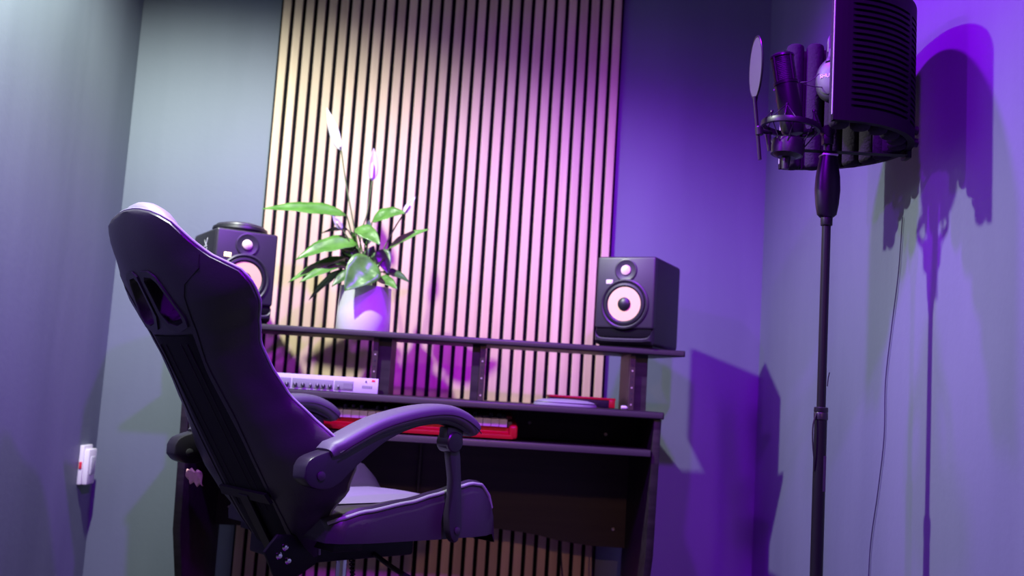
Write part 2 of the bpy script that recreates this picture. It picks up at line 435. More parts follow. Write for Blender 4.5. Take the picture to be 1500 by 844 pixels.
# ------------------------------------------------------------------ peace lily
PY = 3.06
pc = aty(531, 487, PY); PX = pc.x
plant = thing('potted_peace_lily', (PX, PY, SZ), 'peace lily with white flowers in a pale pot on the desk shelf', 'plant')
PO = Vector((PX, PY, SZ))
def L(px, py, dy=0.): return aty(px, py, PY+dy)-PO
MB().lathe([(.001, .001), (.080, .001), (.0825, .006), (.0815, .06), (.0785, .135), (.0795, .139), (.0775, .141), (.0745, .139), (.074, .11)], 48, caps=False).build('pot', 'pot_ceramic', plant)
MB().lathe([(.0742, .118), (.05, .122), (.02, .125), (.001, .125)], 24, caps=False).build('soil', 'soil', plant)
def leaf(base, tip, wid, sag, m='leaf', roll_=0., stem0=None, sub=True, across=None):
    base, tip = Vector(base), Vector(tip); d = tip-base; ln = d.length
    ctrl = base+d*.5+Vector((0, 0, sag))
    side = d.cross(Vector((0, 0, 1)));
    if side.length < 1e-4: side = Vector((1, 0, 0))
    side.normalize()
    if roll_ > 0:                                  # the near edge hangs lower than the far one
        c1 = Matrix.Rotation(roll_, 3, d.normalized()) @ side; c2 = Matrix.Rotation(-roll_, 3, d.normalized()) @ side
        side = c1 if (c1.y*c1.z) > (c2.y*c2.z) else c2
    if across: side = Vector(across)
    rows = []; n = 12
    for i in range(n+1):
        t = i/n
        p = base*(1-t)**2+ctrl*2*t*(1-t)+tip*t*t
        tg = ((ctrl-base)*(1-t)+(tip-ctrl)*t).normalized()
        sd = (side-tg*side.dot(tg)).normalized(); nm = sd.cross(tg).normalized()
        w_ = wid*.5*max(.02, (math.sin(PI*t**.72)**.85))*(1-.1*t)
        row = []
        for j in range(-3, 4):
            u = j/3
            row.append(p+sd*(u*w_)+nm*(abs(u)**1.4*w_*.30+.06*w_*math.sin(t*17+j)))
        rows.append(row)
    o = MB().grid(rows).build('leaf', m, plant, 60)
    so = o.modifiers.new('thickness', 'SOLIDIFY'); so.thickness = .0008
    if sub:
        s0 = Vector(stem0) if stem0 else Vector((random.uniform(-.025, .025), random.uniform(-.02, .02), .120))
        mid = (s0+base)*.5+Vector((0, 0, .03))
        MB().tube([s0*(1-t)**2+mid*2*t*(1-t)+base*t*t for t in [k/7 for k in range(8)]], [.0028]*5+[.0022]*3, 7).build('petiole', 'stem_green', o)
    return o
LV = [  # base px, dy, tip px, dy, width m, sag, material, roll
 ((508,316),-.03,(384,306),-.06,.046,.018,'leaf',.5),
 ((545,325),-.02,(594,312),-.05,.048,.014,'leaf',.6),
 ((522,334),-.03,(557,359),-.09,.040,.012,'leaf',.5),
 ((524,358),-.03,(433,381),-.08,.054,.030,'leaf',.5),
 ((508,378),-.02,(422,414),-.06,.034,.018,'leaf',.4),
 ((498,390),-.04,(439,414),-.09,.030,.014,'leaf',.4),
 ((549,384),-.06,(505,426),-.13,.078,.014,'leaf',.75),
 ((570,364),.0,(629,336),-.02,.032,.012,'leaf',.5),
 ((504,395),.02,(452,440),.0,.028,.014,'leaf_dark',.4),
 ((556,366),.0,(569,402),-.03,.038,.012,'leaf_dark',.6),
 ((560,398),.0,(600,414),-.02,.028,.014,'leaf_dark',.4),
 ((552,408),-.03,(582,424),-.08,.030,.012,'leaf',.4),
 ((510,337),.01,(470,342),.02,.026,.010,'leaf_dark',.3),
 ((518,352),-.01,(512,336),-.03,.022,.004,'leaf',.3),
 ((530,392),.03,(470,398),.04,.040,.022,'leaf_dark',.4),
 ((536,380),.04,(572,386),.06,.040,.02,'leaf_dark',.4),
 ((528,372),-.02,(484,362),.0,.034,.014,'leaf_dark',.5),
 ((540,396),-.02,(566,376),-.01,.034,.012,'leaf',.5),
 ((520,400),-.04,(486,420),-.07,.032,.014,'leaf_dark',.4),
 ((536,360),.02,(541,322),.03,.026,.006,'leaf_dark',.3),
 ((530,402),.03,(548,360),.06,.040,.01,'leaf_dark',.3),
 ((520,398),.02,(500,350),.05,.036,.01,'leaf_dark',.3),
]
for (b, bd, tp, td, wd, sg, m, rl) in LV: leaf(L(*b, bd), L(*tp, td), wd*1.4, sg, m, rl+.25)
def flower(base, tip, wid, stem_pts, turn):
    base, tip = Vector(base), Vector(tip)
    f = leaf(base, tip, wid, .0, 'spathe', 0, sub=False, across=(math.cos(turn), -math.sin(turn), 0)); f.name = 'spathe'
    d = (tip-base)
    a = base+d*.08+Vector((0, -.006, 0))
    MB().tube([a, a+d*.2, a+d*.40, a+d*.46], [.0030, .0042, .0036, .001], 8).build('spadix', 'spadix', f)
    MB().tube(catmull(stem_pts+[base], 5), .0022, 7).build('flower_stalk', 'stem_green', plant)
S0 = [Vector((.005, .0, .12)), Vector((-.012, .005, .12)), Vector((.02, .0, .12)), Vector((-.02, -.01, .12))]
flower(L(500,221,-.02), L(479,158,-.03), .040, [S0[0], L(524,360,0), L(508,275,-.01)], .5)
flower(L(545,265,-.02), L(547.5,217,-.03), .034, [S0[1], L(528,350,0), L(538,312,-.01)], -.35)
flower(L(591,314,-.03), L(609,288,-.05), .022, [S0[2], L(556,380,0), L(576,338,-.01)], .4)
flower(L(501,336,-.04), L(487,316,-.06), .022, [S0[3], L(520,380,-.02), L(511,352,-.03)], -.4)

# ------------------------------------------------------------------ gaming chair
CHP = Vector((-.298, 2.50, 0)); PHI = rad(42.6); BETA = rad(33)
chair = thing('gaming_chair', CHP, 'reclined black faux leather gaming chair with padded arms in front of the desk', 'chair', PHI)
HX, HZ = -.20, .40
def B(s, w_, n):                                 # back frame -> chair-local point
    return Vector((HX - s*math.sin(BETA) + n*math.cos(BETA), w_, HZ + s*math.cos(BETA) + n*math.sin(BETA)))
WT = [(-.04,.115),(.02,.15),(.07,.20),(.12,.262),(.175,.300),(.23,.288),(.30,.245),(.36,.214),(.42,.202),(.48,.206),(.53,.232),(.575,.262),(.615,.270),(.645,.258),(.675,.226),(.70,.197),(.73,.176),(.76,.160),(.785,.137),(.803,.100),(.814,.055),(.818,.02)]
ET = [(-.04,.030),(.05,.05),(.12,.085),(.175,.105),(.24,.095),(.36,.075),(.48,.070),(.58,.080),(.64,.074),(.70,.050),(.76,.030),(.81,.008),(.818,.004)]
def topn(s): return .028*max(0, (s-.69)/.128)**2
def rpow(s): return interp([(.38,4.2),(.56,2.7),(.82,2.5)], s)
def rear_n(u, s):
    e = interp(ET, s); k = abs(u)
    return e*k**rpow(s) + topn(s)
def front_n(u, s):
    e = interp(ET, s); k = abs(u); wd = interp(WT, s)
    core = .060 + .020*math.exp(-((s-.22)/.1)**2) + .014*math.exp(-((s-.72)/.06)**2)
    endt = min(1, max(.05, (.822-s)/.04))**.5 * min(1, max(.2, (s+.05)/.06))
    h = min(core, wd*(1-k)*.34)
    return e*(.45+.55*k**2) + .007 + h*endt + topn(s)
rings = []; NS, NU = 60, 26
svals = [-.04+.858*i/NS for i in range(NS+1)]
svals = [-.04+.858*(t if t < .9 else .9+.1*math.sin((t-.9)/.1*PI/2)) for t in [i/NS for i in range(NS+1)]]
for s in svals:
    wd = interp(WT, s); ring = []
    for i in range(NU+1):
        u = -1+2*i/NU; u = math.copysign(abs(u)**.8, u); ring.append(B(s, u*wd, rear_n(u, s)))
    for i in range(NU+1):
        u = 1-2*i/NU; u = math.copysign(abs(u)**.8, u); ring.append(B(s, u*wd, front_n(u, s)))
    rings.append(ring)
back = MB().loft(rings).build('backrest', 'leather', chair, 55)
# two slots through the upper back
SLOT = [[(.057,.680),(.088,.668),(.098,.655),(.080,.575),(.062,.560),(.030,.563),(.024,.580),(.034,.665)]]
slotp = [(.016,.670),(.026,.680),(.052,.677),(.066,.664),(.096,.588),(.094,.570),(.064,.563),(.034,.570),(.018,.596)]
def slot_poly(sg, grow=0.):
    cx_ = sum(p_[0] for p_ in slotp)/len(slotp); cy_ = sum(p_[1] for p_ in slotp)/len(slotp)
    out = []
    for (a, b_) in slotp:
        v = Vector((a-cx_, b_-cy_)); l = v.length; v = v*((l+grow)/l)
        out.append((sg*max(.004, cx_+v.x)+.012, cy_+v.y))
    return out
for sg in (-1, 1):
    cut = MB(); pl_ = slot_poly(sg)
    cut.loft([[B(b_, a, -.05) for a, b_ in pl_], [B(b_, a, .25) for a, b_ in pl_]])
    co = cut.build('cutter', 'bezel', chair, 0)
    md = back.modifiers.new('cut', 'BOOLEAN'); md.operation = 'DIFFERENCE'; md.object = co; md.solver = 'EXACT'
    bpy.context.view_layer.update()
    dg = bpy.context.evaluated_depsgraph_get()
    nm = bpy.data.meshes.new_from_object(back.evaluated_get(dg))
    back.modifiers.clear(); back.data = nm
    bpy.data.objects.remove(co)
    # bezel ring on the rear face
    o2 = slot_poly(sg, .015); i2 = slot_poly(sg, .0)
    W_ = lambda q, dn: B(q[1], q[0], rear_n(q[0]/interp(WT, q[1]), q[1])+dn)
    rows = []
    for k in range(len(o2)):
        rows.append([W_(o2[k], .001), W_(o2[k], -.004), W_(i2[k], -.003), W_(i2[k], .03)])
    rows.append(rows[0])
    MB().grid(rows).build('slot_bezel', 'bezel', chair, 40)
back.data.set_sharp_from_angle(angle=rad(50))
# edge piping around the silhouette
pp = [B(s, interp(WT, s)*1.004, interp(ET, s)+.008+topn(s)) for s in svals]
pn = [B(s, -interp(WT, s)*1.004, interp(ET, s)+.008+topn(s)) for s in svals]
o = MB().tube(pp+list(reversed(pn)), .0030, 8).build('edge_piping', 'piping', back); tag(o, 'pale piping along the edge of the backrest')
# rear centre plate with its rims
rows = []
for i in range(41):
    s = -.03+.57*i/40; row = []
    hw = interp([(-.03,.085),(.1,.098),(.3,.098),(.45,.085),(.54,.098)], s)
    for j in range(9):
        a = -hw+2*hw*j/8
        row.append(B(s, a, rear_n(a/interp(WT, s), s)-.0035+(.005 if j in (0, 8) else 0)))
    rows.append(row)
MB().grid(rows).build('rear_panel', 'back_plate', back, 40)
for sg in (-1, 1):
    sm = []
    for i in range(30):
        t = i/29; s = -.02+.72*t
        a = interp([(-.02,.098),(.10,.104),(.33,.106),(.47,.092),(.56,.110),(.64,.125),(.68,.19),(.70,.195)], s)
        a = min(a, interp(WT, s)*.97)
        sm.append(B(s, sg*a, rear_n(a/interp(WT, s), s)-.0002))
    MB().tube(sm, .0016, 6).build('seam', 'seam', back)
    for a in (.035, .062):
        MB().tube([B(.10+.42*k/10, sg*a, -.0035) for k in range(11)], .0016, 6).build('panel_ridge', 'seam', back)
# front centre cushion and head cushion (pale strip over the top)
rows = []
for i in range(31):
    s = .05+.52*i/30; row = []
    for j in range(9):
        u = -.5+j/8; row.append(B(s, u*interp(WT, s), front_n(u, s)+.004*math.cos(u*PI)))
    rows.append(row)
MB().grid(rows).build('centre_cushion', 'leather', back, 40)
rings = []
for i in range(13):
    t = -1+2*i/12; hw = math.sqrt(max(.02, 1-t**4))
    rings.append([B(.795+(.030*hw)*math.sin(a)-.05*t*t, t*.115, .058+.028*hw*math.cos(a)) for a in [2*PI*k/14 for k in range(14)]])
MB().loft(rings).build('head_cushion', 'leather_light', back, 50)
# --- seat
ZE = [(-.20,.478),(-.17,.492),(-.12,.506),(.0,.524),(.065,.539),(.14,.556),(.18,.564),(.215,.560),(.24,.540),(.262,.500),(.272,.44)]
def seat_z(x, y):
    k = min(1, abs(y)/.262); e = interp(ZE, x)
    c_ = .500 + .006*math.cos(y/.17*PI/2) if abs(y) < .17 else .500
    c_ -= max(0, (x-.20))**2*10
    c_ = min(c_, e)
    b_ = max(0, (k-.60)/.40); b_ = b_*b_*(3-2*b_) if b_ < 1 else 1
    top = c_+(e-c_)*min(1, b_*1.25)
    return top - (.030*max(0, (k-.90)/.10)**2)
rows = []
xs = [-.20+.472*i/36 for i in range(37)]
for x in xs:
    hy = interp([(-.20,.212),(-.17,.236),(-.1,.252),(.1,.262),(.2,.262),(.25,.256),(.272,.248)], x)
    top = [Vector((x, hy*(-1+2*j/24), seat_z(x, .262*(-1+2*j/24)))) for j in range(25)]
    zb = .428 if x < .25 else .430
    bot = [Vector((x*.985-.002, hy*.985*(1-2*j/8), zb)) for j in range(9)]
    rows.append(top+bot)
MB().loft(rows).build('seat', 'leather', chair, 50)
seat = chair.children[-1]
for sg in (-1, 1):
    pts = []
    for x in [-.195+.455*i/30 for i in range(31)]:
        hy = interp([(-.20,.212),(-.17,.236),(-.1,.252),(.1,.262),(.2,.262),(.25,.256),(.272,.248)], x)
        pts.append((x, sg*hy*.962, seat_z(x, .262*.962)+.002))
    MB().tube(pts, .0042, 8).build('edge_piping', 'piping', seat)
rows = []
for i in range(21):
    x = -.17+.35*i/20; rows.append([Vector((x, -.155+.31*j/10, seat_z(x, -.155+.31*j/10)+.003+.004*math.sin(PI*j/10)*math.sin(PI*i/20))) for j in range(11)])
MB().grid(rows).build('seat_cushion', 'leather_light', seat, 50)
# --- arms
for sg in (-1, 1):
    y0 = sg*.285
    ctr = [(-.272,.640),(-.22,.668),(-.15,.700),(-.07,.722),(.0,.733),(.05,.733),(.09,.722),(.12,.706),(.138,.690)]
    cl = catmull([(x, y0, z-.012) for x, z in ctr], 4)
    n = len(cl); rings = []
    for i, p_ in enumerate(cl):
        t = i/(n-1)
        tg = (cl[min(i+1, n-1)]-cl[max(i-1, 0)]).normalized(); nm = Vector((-tg.z, 0, tg.x))
        hw = .040*(1-.25*max(0, (t-.7)/.3)**2)*(1 if t > .04 else .8)*(1 if t < .97 else .8); hh = .019*(1 if .03 < t < .97 else .6)
        rings.append([p_ + Vector((0, 1, 0))*(hw*math.copysign(abs(math.cos(a))**.62, math.cos(a))) + nm*(hh*math.copysign(abs(math.sin(a))**.75, math.sin(a))) for a in [2*PI*k/20 for k in range(20)]])
    pad = MB().loft(rings).build('arm_pad', 'leather_pad', chair, 50)
    MB().tube([p_+Vector((0, -.0395, -.004)) for p_ in cl[1:-1]], .0014, 6).build('pad_seam', 'seam', pad)
    # curved arm bracket under the pad, down to the back bolt
    top = [(-.33,.600),(-.318,.618),(-.280,.632),(-.22,.648),(-.15,.681),(-.07,.705),(.0,.716),(.05,.716),(.09,.705),(.118,.690)]
    bot = [(.112,.672),(.09,.682),(.05,.694),(.0,.695),(-.06,.684),(-.12,.660),(-.17,.628),(-.215,.592),(-.245,.566),(-.275,.555),(-.31,.560),(-.33,.577)]
    T = [(v.x, v.z) for v in catmull([(a, 0, b_) for a, b_ in top], 3)]+[(v.x, v.z) for v in catmull([(a, 0, b_) for a, b_ in bot], 3)]
    br = MB().prism(T, 'y', y0-.024, y0+.024, .004).build('arm_bracket', 'plastic_arm', chair, 40)
    for yy in (y0-.0245*1, y0+.0245):
        MB().lathe([(.0095, 0), (.0095, .003), (.006, .0045), (0, .005)], 18, axis_mtx((-.292, yy, .583), (0, -1 if yy < y0 else 1, 0))).build('bolt', 'bezel', br)
    # lower rib edge
    # round joint and front strut
    jt = MB().lathe([(.021, -.022), (.024, -.019), (.024, .019), (.021, .022), (.012, .0235), (.001, .0235)], 24, axis_mtx((.072, y0, .655), (0, -1, 0))).build('joint_cover', 'plastic_black', chair)
    MB().prism([(.050,.690),(.100,.690),(.098,.640),(.05,.640)], 'y', y0-.016, y0+.016, .004).build('joint_block', 'plastic_black', jt)
    st = [(.058,.660),(.088,.660),(.098,.62),(.106,.56),(.112,.50),(.116,.455),(.108,.430),(.098,.424),(.086,.436),(.078,.456),(.074,.49),(.080,.53),(.078,.57),(.066,.62)]
    stp = MB().prism(st, 'y', y0-.014, y0+.010 if sg < 0 else y0+.014, .004).build('front_strut', 'plastic_arm', chair, 40)
    MB().lathe([(.0085, 0), (.0085, .003), (.005, .0045), (0, .0048)], 18, axis_mtx((.100, y0+sg*.0145, .453), (0, sg, 0))).build('bolt', 'bezel', stp)
# --- mechanism, bracket, gas lift, base
cb = MB().prism([(-.108, .128), (.108, .128), (.100, .152), (-.100, .152)], 'z', -.012, -.004)
for v in cb.bm.verts: v.co = B(v.co.y, v.co.x, v.co.z)
cb.build('bracket_crossbar', 'steel_black', chair, 0)
cb = MB().box((-.020, -.09, -.014), (.020, .140, -.008), .001)
for v in cb.bm.verts: v.co = B(v.co.y, v.co.x, v.co.z)
cb.build('bracket_post', 'steel_black', chair, 0)
for sg in (-1,):
    pt = MB().prism([(-.285,.400),(-.255,.436),(-.17,.428),(-.14,.40),(-.15,.365),(-.20,.338),(-.255,.345)], 'y', sg*.105-.005, sg*.105+.005, .002).build('recline_plate', 'steel_black', chair)
    for (x, z) in ((-.249,.390),(-.225,.378),(-.235,.408)):
        MB().lathe([(.009, 0), (.0085, .003), (.005, .0065), (0, .0075)], 16, axis_mtx((x, sg*.110, z), (0, sg, 0))).build('chrome_bolt', 'chrome', pt)
MB().box((-.20, -.10, .365), (.14, .10, .426), .006).build('tilt_mechanism', 'steel_black', chair)
MB().box((-.17, -.20, .405), (-.09, .20, .426), .003).build('seat_crossbar', 'steel_black', chair)
MB().lathe([(.014, .20), (.014, .37)], 20, caps=True).build('gas_lift_rod', 'chrome', chair)
MB().lathe([(.025, .06), (.025, .205), (.020, .21)], 20).build('gas_lift_sleeve', 'plastic_black', chair)
hub = MB().lathe([(.045, .055), (.05, .07), (.045, .10), (.03, .11)], 24).build('base_hub', 'plastic_black', chair)
coil = []
for k in range(140):
    a = k*.55; t = k/139; coil.append((-.06+.02*t+.0055*math.cos(a), -.12+.0055*math.sin(a), .372-.11*t))
MB().tube(coil, .0016, 5).build('cable_coil', 'cable_black', chair)
MB().tube(catmull([(.02, -.10, .375), (.035, -.15, .352), (.045, -.21, .335), (.05, -.255, .328)], 4), .006, 10).build('height_lever', 'plastic_black', chair)
MB().tube([(.05, -.25, .3285), (.052, -.285, .325)], [.010, .008], 12).build('lever_grip', 'red_plastic', chair)
for k in range(5):
    a = 2*PI*k/5+.3; ca, sa = math.cos(a), math.sin(a)
    P_ = lambda r_, z: Vector((r_*ca, r_*sa, z))
    lg = MB().tube([P_(.03, .085), P_(.16, .082), P_(.29, .070)], [.026, .022, .015], 10).build('base_leg', 'plastic_black', chair)
    for s2 in (-1, 1):
        q = P_(.285, .027)+Vector((-sa, ca, 0))*(s2*.014)
        MB().lathe([(.022, -.008), (.0265, -.005), (.0265, .005), (.022, .008)], 16, axis_mtx(q, (-sa, ca, 0))).build('caster_wheel', 'rubber', lg)
# pink fabric tag sewn to the far side of the back
tg_ = MB()
rows = []
for i in range(7):
    t = i/6
    rows.append([B(.182-.034*t+.005*math.sin(j*2.4), .165+.075*j/5, -.012-.010*t+.004*math.sin(j*3+i)) for j in range(6)])
o = tg_.grid(rows).build('fabric_tag', 'pink_cloth', chair, 60); so = o.modifiers.new('thickness', 'SOLIDIFY'); so.thickness = .003
tag(o, 'crumpled pink fabric tag')

# ------------------------------------------------------------------ microphone stand
SX, SYY = .733, 2.10
ms = thing('microphone_stand', (SX, SYY, 0), 'black straight microphone stand with oval grip in front of the right wall', 'mic stand')
MB().lathe([(.13, .0), (.132, .006), (.126, .016), (.06, .026), (.022, .034), (.016, .05)], 40).build('round_base', 'steel_black', ms)
MB().lathe([(.0132, .04), (.0132, .778)], 24).build('lower_tube', 'steel_black', ms)
MB().lathe([(.0136, .760), (.0148, .762), (.0148, .774), (.0140, .776), (.0148, .778), (.0148, .786), (.0125, .7875)], 24).build('clutch_collar', 'plastic_black', ms)
MB().lathe([(.0094, .77), (.0094, 1.20)], 20).build('upper_tube', 'steel_black', ms)
MB().lathe([(.0120, 1.178), (.0126, 1.181), (.0126, 1.205), (.0115, 1.207)], 20).build('grip_collar', 'steel_black', ms)
gr = []
for z, a, b_ in ((1.196,.014,.014),(1.202,.0205,.016),(1.225,.0245,.019),(1.255,.0268,.021),(1.285,.0255,.020),(1.305,.0225,.0185),(1.322,.0195,.017),(1.330,.0185,.016)):
    gr.append([(a*math.copysign(abs(math.cos(t))**.8, math.cos(t)), b_*math.copysign(abs(math.sin(t))**.8, math.sin(t)), z) for t in [2*PI*k/28 for k in range(28)]])
g = MB().loft(gr).build('oval_grip', 'mic_metal', ms, 50)
MB().box((-.0165, -.0155, 1.3300), (.0165, .0155, 1.3345), .001).build('grip_cap', 'trim_metal', g)
MB().lathe([(.008, 1.334), (.008, 1.372)], 16).build('top_stud', 'steel_black', ms)
MB().tube(catmull([(-.012, -.008, .774), (-.019, -.009, .750), (-.019, -.009, .715), (-.0145, -.008, .675), (-.0135, -.006, .655)], 5), .0016, 7).build('cable_clip', 'cable_black', ms)
MB().box((.0035, -.0135, .612), (.0095, -.0095, .686)).build('printed_label', 'headphone_grey', ms)
MB().tube([(.012, 0, .832), (.0135, 0, .85), (.0155, -.001, .862)], .001, 6).build('frayed_tie', 'cable_black', ms)

# ------------------------------------------------------------------ reflection filter (half-round shield)
FO = Vector((.688, 2.105)); FR = .217; FZ0, FZ1 = 1.350, 1.640
EA = rad(-3.2)
rf = thing('reflection_filter', (FO.x, FO.y, FZ0), 'curved black microphone shield with slotted outside and foam columns inside', 'mic shield', EA)
FH = FZ1-FZ0
def FP(r_, a, z): return Vector((r_*math.cos(a), r_*math.sin(a), z))
A0 = rad(92); NA = 64
# slotted shell: rows step in and out to make the louvre slots
zr = [(0, 0), (.004, 1), (.028, 1)]
ns = 19; pit = (FH-.056)/ns
prof = [(.0, 0)]
z = .028
lev = [(0.0, 0), (.028, 0)]
for i in range(ns):
    lev += [(z, 0), (z+.0005, 1), (z+pit*.42, 1), (z+pit*.42+.0005, 0), (z+pit, 0)]; z += pit
lev += [(FH, 0)]
rows = []
for (z, dp) in lev:
    row = []
    for j in range(NA+1):
        a = -A0+2*A0*j/NA
        inslot = dp and abs(a) < rad(82) and not (abs((abs(a)-rad(38))) < rad(2.5))
        row.append(FP(FR-(.006 if inslot else 0), a, z))
    rows.append(row)
MB().grid(rows).build('slotted_shell', 'filter_shell', rf, 0)
rows = []
for j in range(NA+1):
    a = -A0+2*A0*j/NA
    rows.append([FP(FR, a, 0), FP(FR-.014, a, 0), FP(FR-.014, a, FH), FP(FR, a, FH)])
MB().grid(rows).build('inner_liner', 'filter_shell', rf, 40)
for sg in (-1, 1):
    a = sg*A0
    rows = [[FP(FR+.0015, a-sg*.01, .0), FP(FR+.0015, a+sg*.012, .0), FP(FR-.016, a+sg*.012, .0), FP(FR-.016, a-sg*.01, .0)], [FP(FR+.0015, a-sg*.01, FH), FP(FR+.0015, a+sg*.012, FH), FP(FR-.016, a+sg*.012, FH), FP(FR-.016, a-sg*.01, FH)]]
    MB().loft(rows).build('end_edge', 'filter_shell', rf, 0)
    rows = [[FP(FR-.003, a+sg*.0125, .012), FP(FR-.003, a+sg*.017, .012), FP(FR-.008, a+sg*.017, .012), FP(FR-.008, a+sg*.0125, .012)], [FP(FR-.003, a+sg*.0125, FH-.005), FP(FR-.003, a+sg*.017, FH-.005), FP(FR-.008, a+sg*.017, FH-.005), FP(FR-.008, a+sg*.0125, FH-.005)]]
    MB().loft(rows).build('metal_strip', 'trim_metal', rf, 0)
fm = MB()
fm.lathe([(.001, -.006), (.014, -.006), (.019, -.002), (.0205, .004), (.0205, FH-.004), (.019, FH+.003), (.013, FH+.007), (.001, FH+.008)], 16)
fm = fm.mesh('foam_column', 40); fm.materials.append(MATS['foam'])
NT = 13
for i in range(NT):
    a = -A0+rad(6)+(2*A0-rad(12))*i/(NT-1)
    p_ = FP(FR-.034, a, 0); link('foam_column', fm, rf, p_)
# bracket: bar from the stand to the shell, clamp plate and two knobs
loc = Matrix.Rotation(-EA, 3, 'Z')
def FL(x, y, z): v = loc @ Vector((x-FO.x, y-FO.y, 0)); return Vector((v.x, v.y, z-FZ0))
a_, b_ = FL(SX-.055, SYY, 1.340), FL(.897, 2.083, 1.340)
MB().tube([a_, b_], .0105, 4, flat=(1, .34)).build('support_bar', 'steel_black', rf, 0)
MB().box((FR-.010, -.016, -.016), (FR+.004, .016, .070), .003).build('clamp_plate', 'steel_black', rf)
for z in (.022, .050):
    k = MB().lathe([(.004, 0), (.004, .006), (.0095, .007), (.010, .010), (.0095, .018), (.006, .0195)], 16, axis_mtx((FR+.002, 0, z), (1, 0, 0))).build('clamp_knob', 'plastic_black', rf)

# ------------------------------------------------------------------ condenser microphone and its shock mount
mtop, mbot = aty(1145, 79, 2.10), aty(1160, 184, 2.10)
ax = (mtop-mbot).normalized()
mlen = (mtop-mbot).length
Mm = axis_mtx(mbot, ax)
mic = thing('condenser_microphone', mbot, 'black cylindrical studio microphone with mesh head in the spring cradle', 'microphone')
R0 = axis_mtx((0, 0, 0), ax)
Mr = .0262
MB().lathe([(.001, -.020), (.020, -.020), (Mr-.003, -.014), (Mr-.001, 0), (Mr-.001, mlen*.56), (Mr+.0006, mlen*.565), (Mr+.0006, mlen*.60), (Mr-.001, mlen*.605)], 32, R0).build('body', 'mic_metal', mic)
MB().lathe([(Mr-.0025, mlen*.60), (Mr-.0025, mlen*.945)], 32, R0).build('head_mesh', 'mic_mesh', mic)
MB().lathe([(Mr-.001, mlen*.935), (Mr+.0005, mlen*.945), (Mr, mlen*.97), (Mr-.005, mlen*.995), (.012, mlen), (.001, mlen)], 32, R0).build('top_cap', 'mic_metal', mic)
for k in range(4):
    a = rad(45+90*k-18)
    MB().tube([R0 @ Vector((math.cos(a)*(Mr-.002), math.sin(a)*(Mr-.002), mlen*.60)), R0 @ Vector((math.cos(a)*(Mr-.002), math.sin(a)*(Mr-.002), mlen*.945))], .0032, 8).build('head_strut', 'mic_metal', mic)
for k in range(14):                                    # wire rows of the head mesh
    z = mlen*(.615+.32*k/13)
    MB().tube([R0 @ Vector((math.cos(a)*(Mr-.0022), math.sin(a)*(Mr-.0022), z)) for a in [2*PI*q/28 for q in range(29)]], .0007, 4).build('mesh_wire', 'mic_mesh', mic)
MB().box((-.001, -Mr-.0012, mlen*.36), (.004, -Mr+.0025, mlen*.41), mtx=R0 @ Matrix.Rotation(rad(-50), 4, 'Z')).build('switch', 'switch_red', mic)
MB().box((-.0022, -Mr-.0015, mlen*.515), (.0022, -Mr+.001, mlen*.535), .0008, 1, mtx=R0 @ Matrix.Rotation(rad(-20), 4, 'Z')).build('emblem', 'trim_metal', mic)
# shock mount
rc = aty(1158, 186, 2.10)
smt = thing('shock_mount', rc, 'round black microphone cradle with elastic cords on the stand', 'shock mount')
tz_ = Vector((.10, 0, .995)); Rs = axis_mtx((0, 0, 0), tz_)
def ringp(R_, z, n=48): return [Rs @ Vector((R_*math.cos(2*PI*k/n), R_*math.sin(2*PI*k/n), z)) for k in range(n+1)]
MB().lathe([(.056, -.006), (.0635, -.006), (.0645, 0), (.0635, .006), (.056, .006), (.056, -.006)], 48, Rs, caps=False).build('outer_ring', 'mic_metal', smt)
MB().lathe([(.0285, -.064), (.0345, -.064), (.0360, -.052), (.0345, -.032), (.0285, -.026), (.001, -.026)], 36, Rs).build('lower_cup', 'rubber', smt)
MB().lathe([(.001, -.070), (.020, -.070), (.030, -.064), (.030, -.052)], 32, Rs).build('thread_ring', 'plastic_black', smt)
cords = MB()
for k in range(4):
    a = rad(45+90*k+12)
    top = Rs @ Vector((.046*math.cos(a), .046*math.sin(a), .036))
    po = MB().tube([Rs @ Vector((.050*math.cos(a), .050*math.sin(a), .0)), top], .0022, 8).build('post', 'mic_metal', smt)
    MB().lathe([(.001, -.0035), (.0035, -.002), (.0035, .002), (.001, .0035)], 10, axis_mtx(top, tz_)).build('post_tip', 'mic_metal', po)
    for da in (-.42, .42):
        b1 = Rs @ Vector((.0635*math.cos(a+da), .0635*math.sin(a+da), .004)); b2 = Rs @ Vector((.0355*math.cos(a+da*.55), .0355*math.sin(a+da*.55), -.042))
        MB().tube([top, b1, b2], .0013, 6).build('elastic_cord', 'cable_black', smt)
hj = Vector((SX-.003, SYY, 1.378))-rc
MB().tube([Rs @ Vector((.062, 0, 0)), hj+Vector((-.012, 0, .012))], .0055, 10).build('swivel_arm', 'mic_metal', smt)
MB().lathe([(.013, -.011), (.0145, -.008), (.0145, .008), (.013, .011)], 20, axis_mtx(hj+Vector((0, 0, .008)), (0, -1, 0))).build('swivel_knuckle', 'mic_metal', smt)
MB().box((hj.x-.011, hj.y-.010, hj.z-.022), (hj.x+.011, hj.y+.010, hj.z+.006), .002).build('stand_thread', 'mic_metal', smt)
# plug and cable below the microphone
xp = aty(1152, 226, 2.10)
xl = thing('microphone_plug', xp, 'black cable plug with steel collar under the microphone', 'plug')
pz = (aty(1150, 248, 2.10)-xp)
MB().tube([Vector((.002, 0, .014)), pz*.12], .0095, 16).build('collar', 'trim_metal', xl)
MB().tube([pz*.12, pz*.55, pz], [.0098, .0092, .0075], 16).build('sleeve', 'rubber', xl)

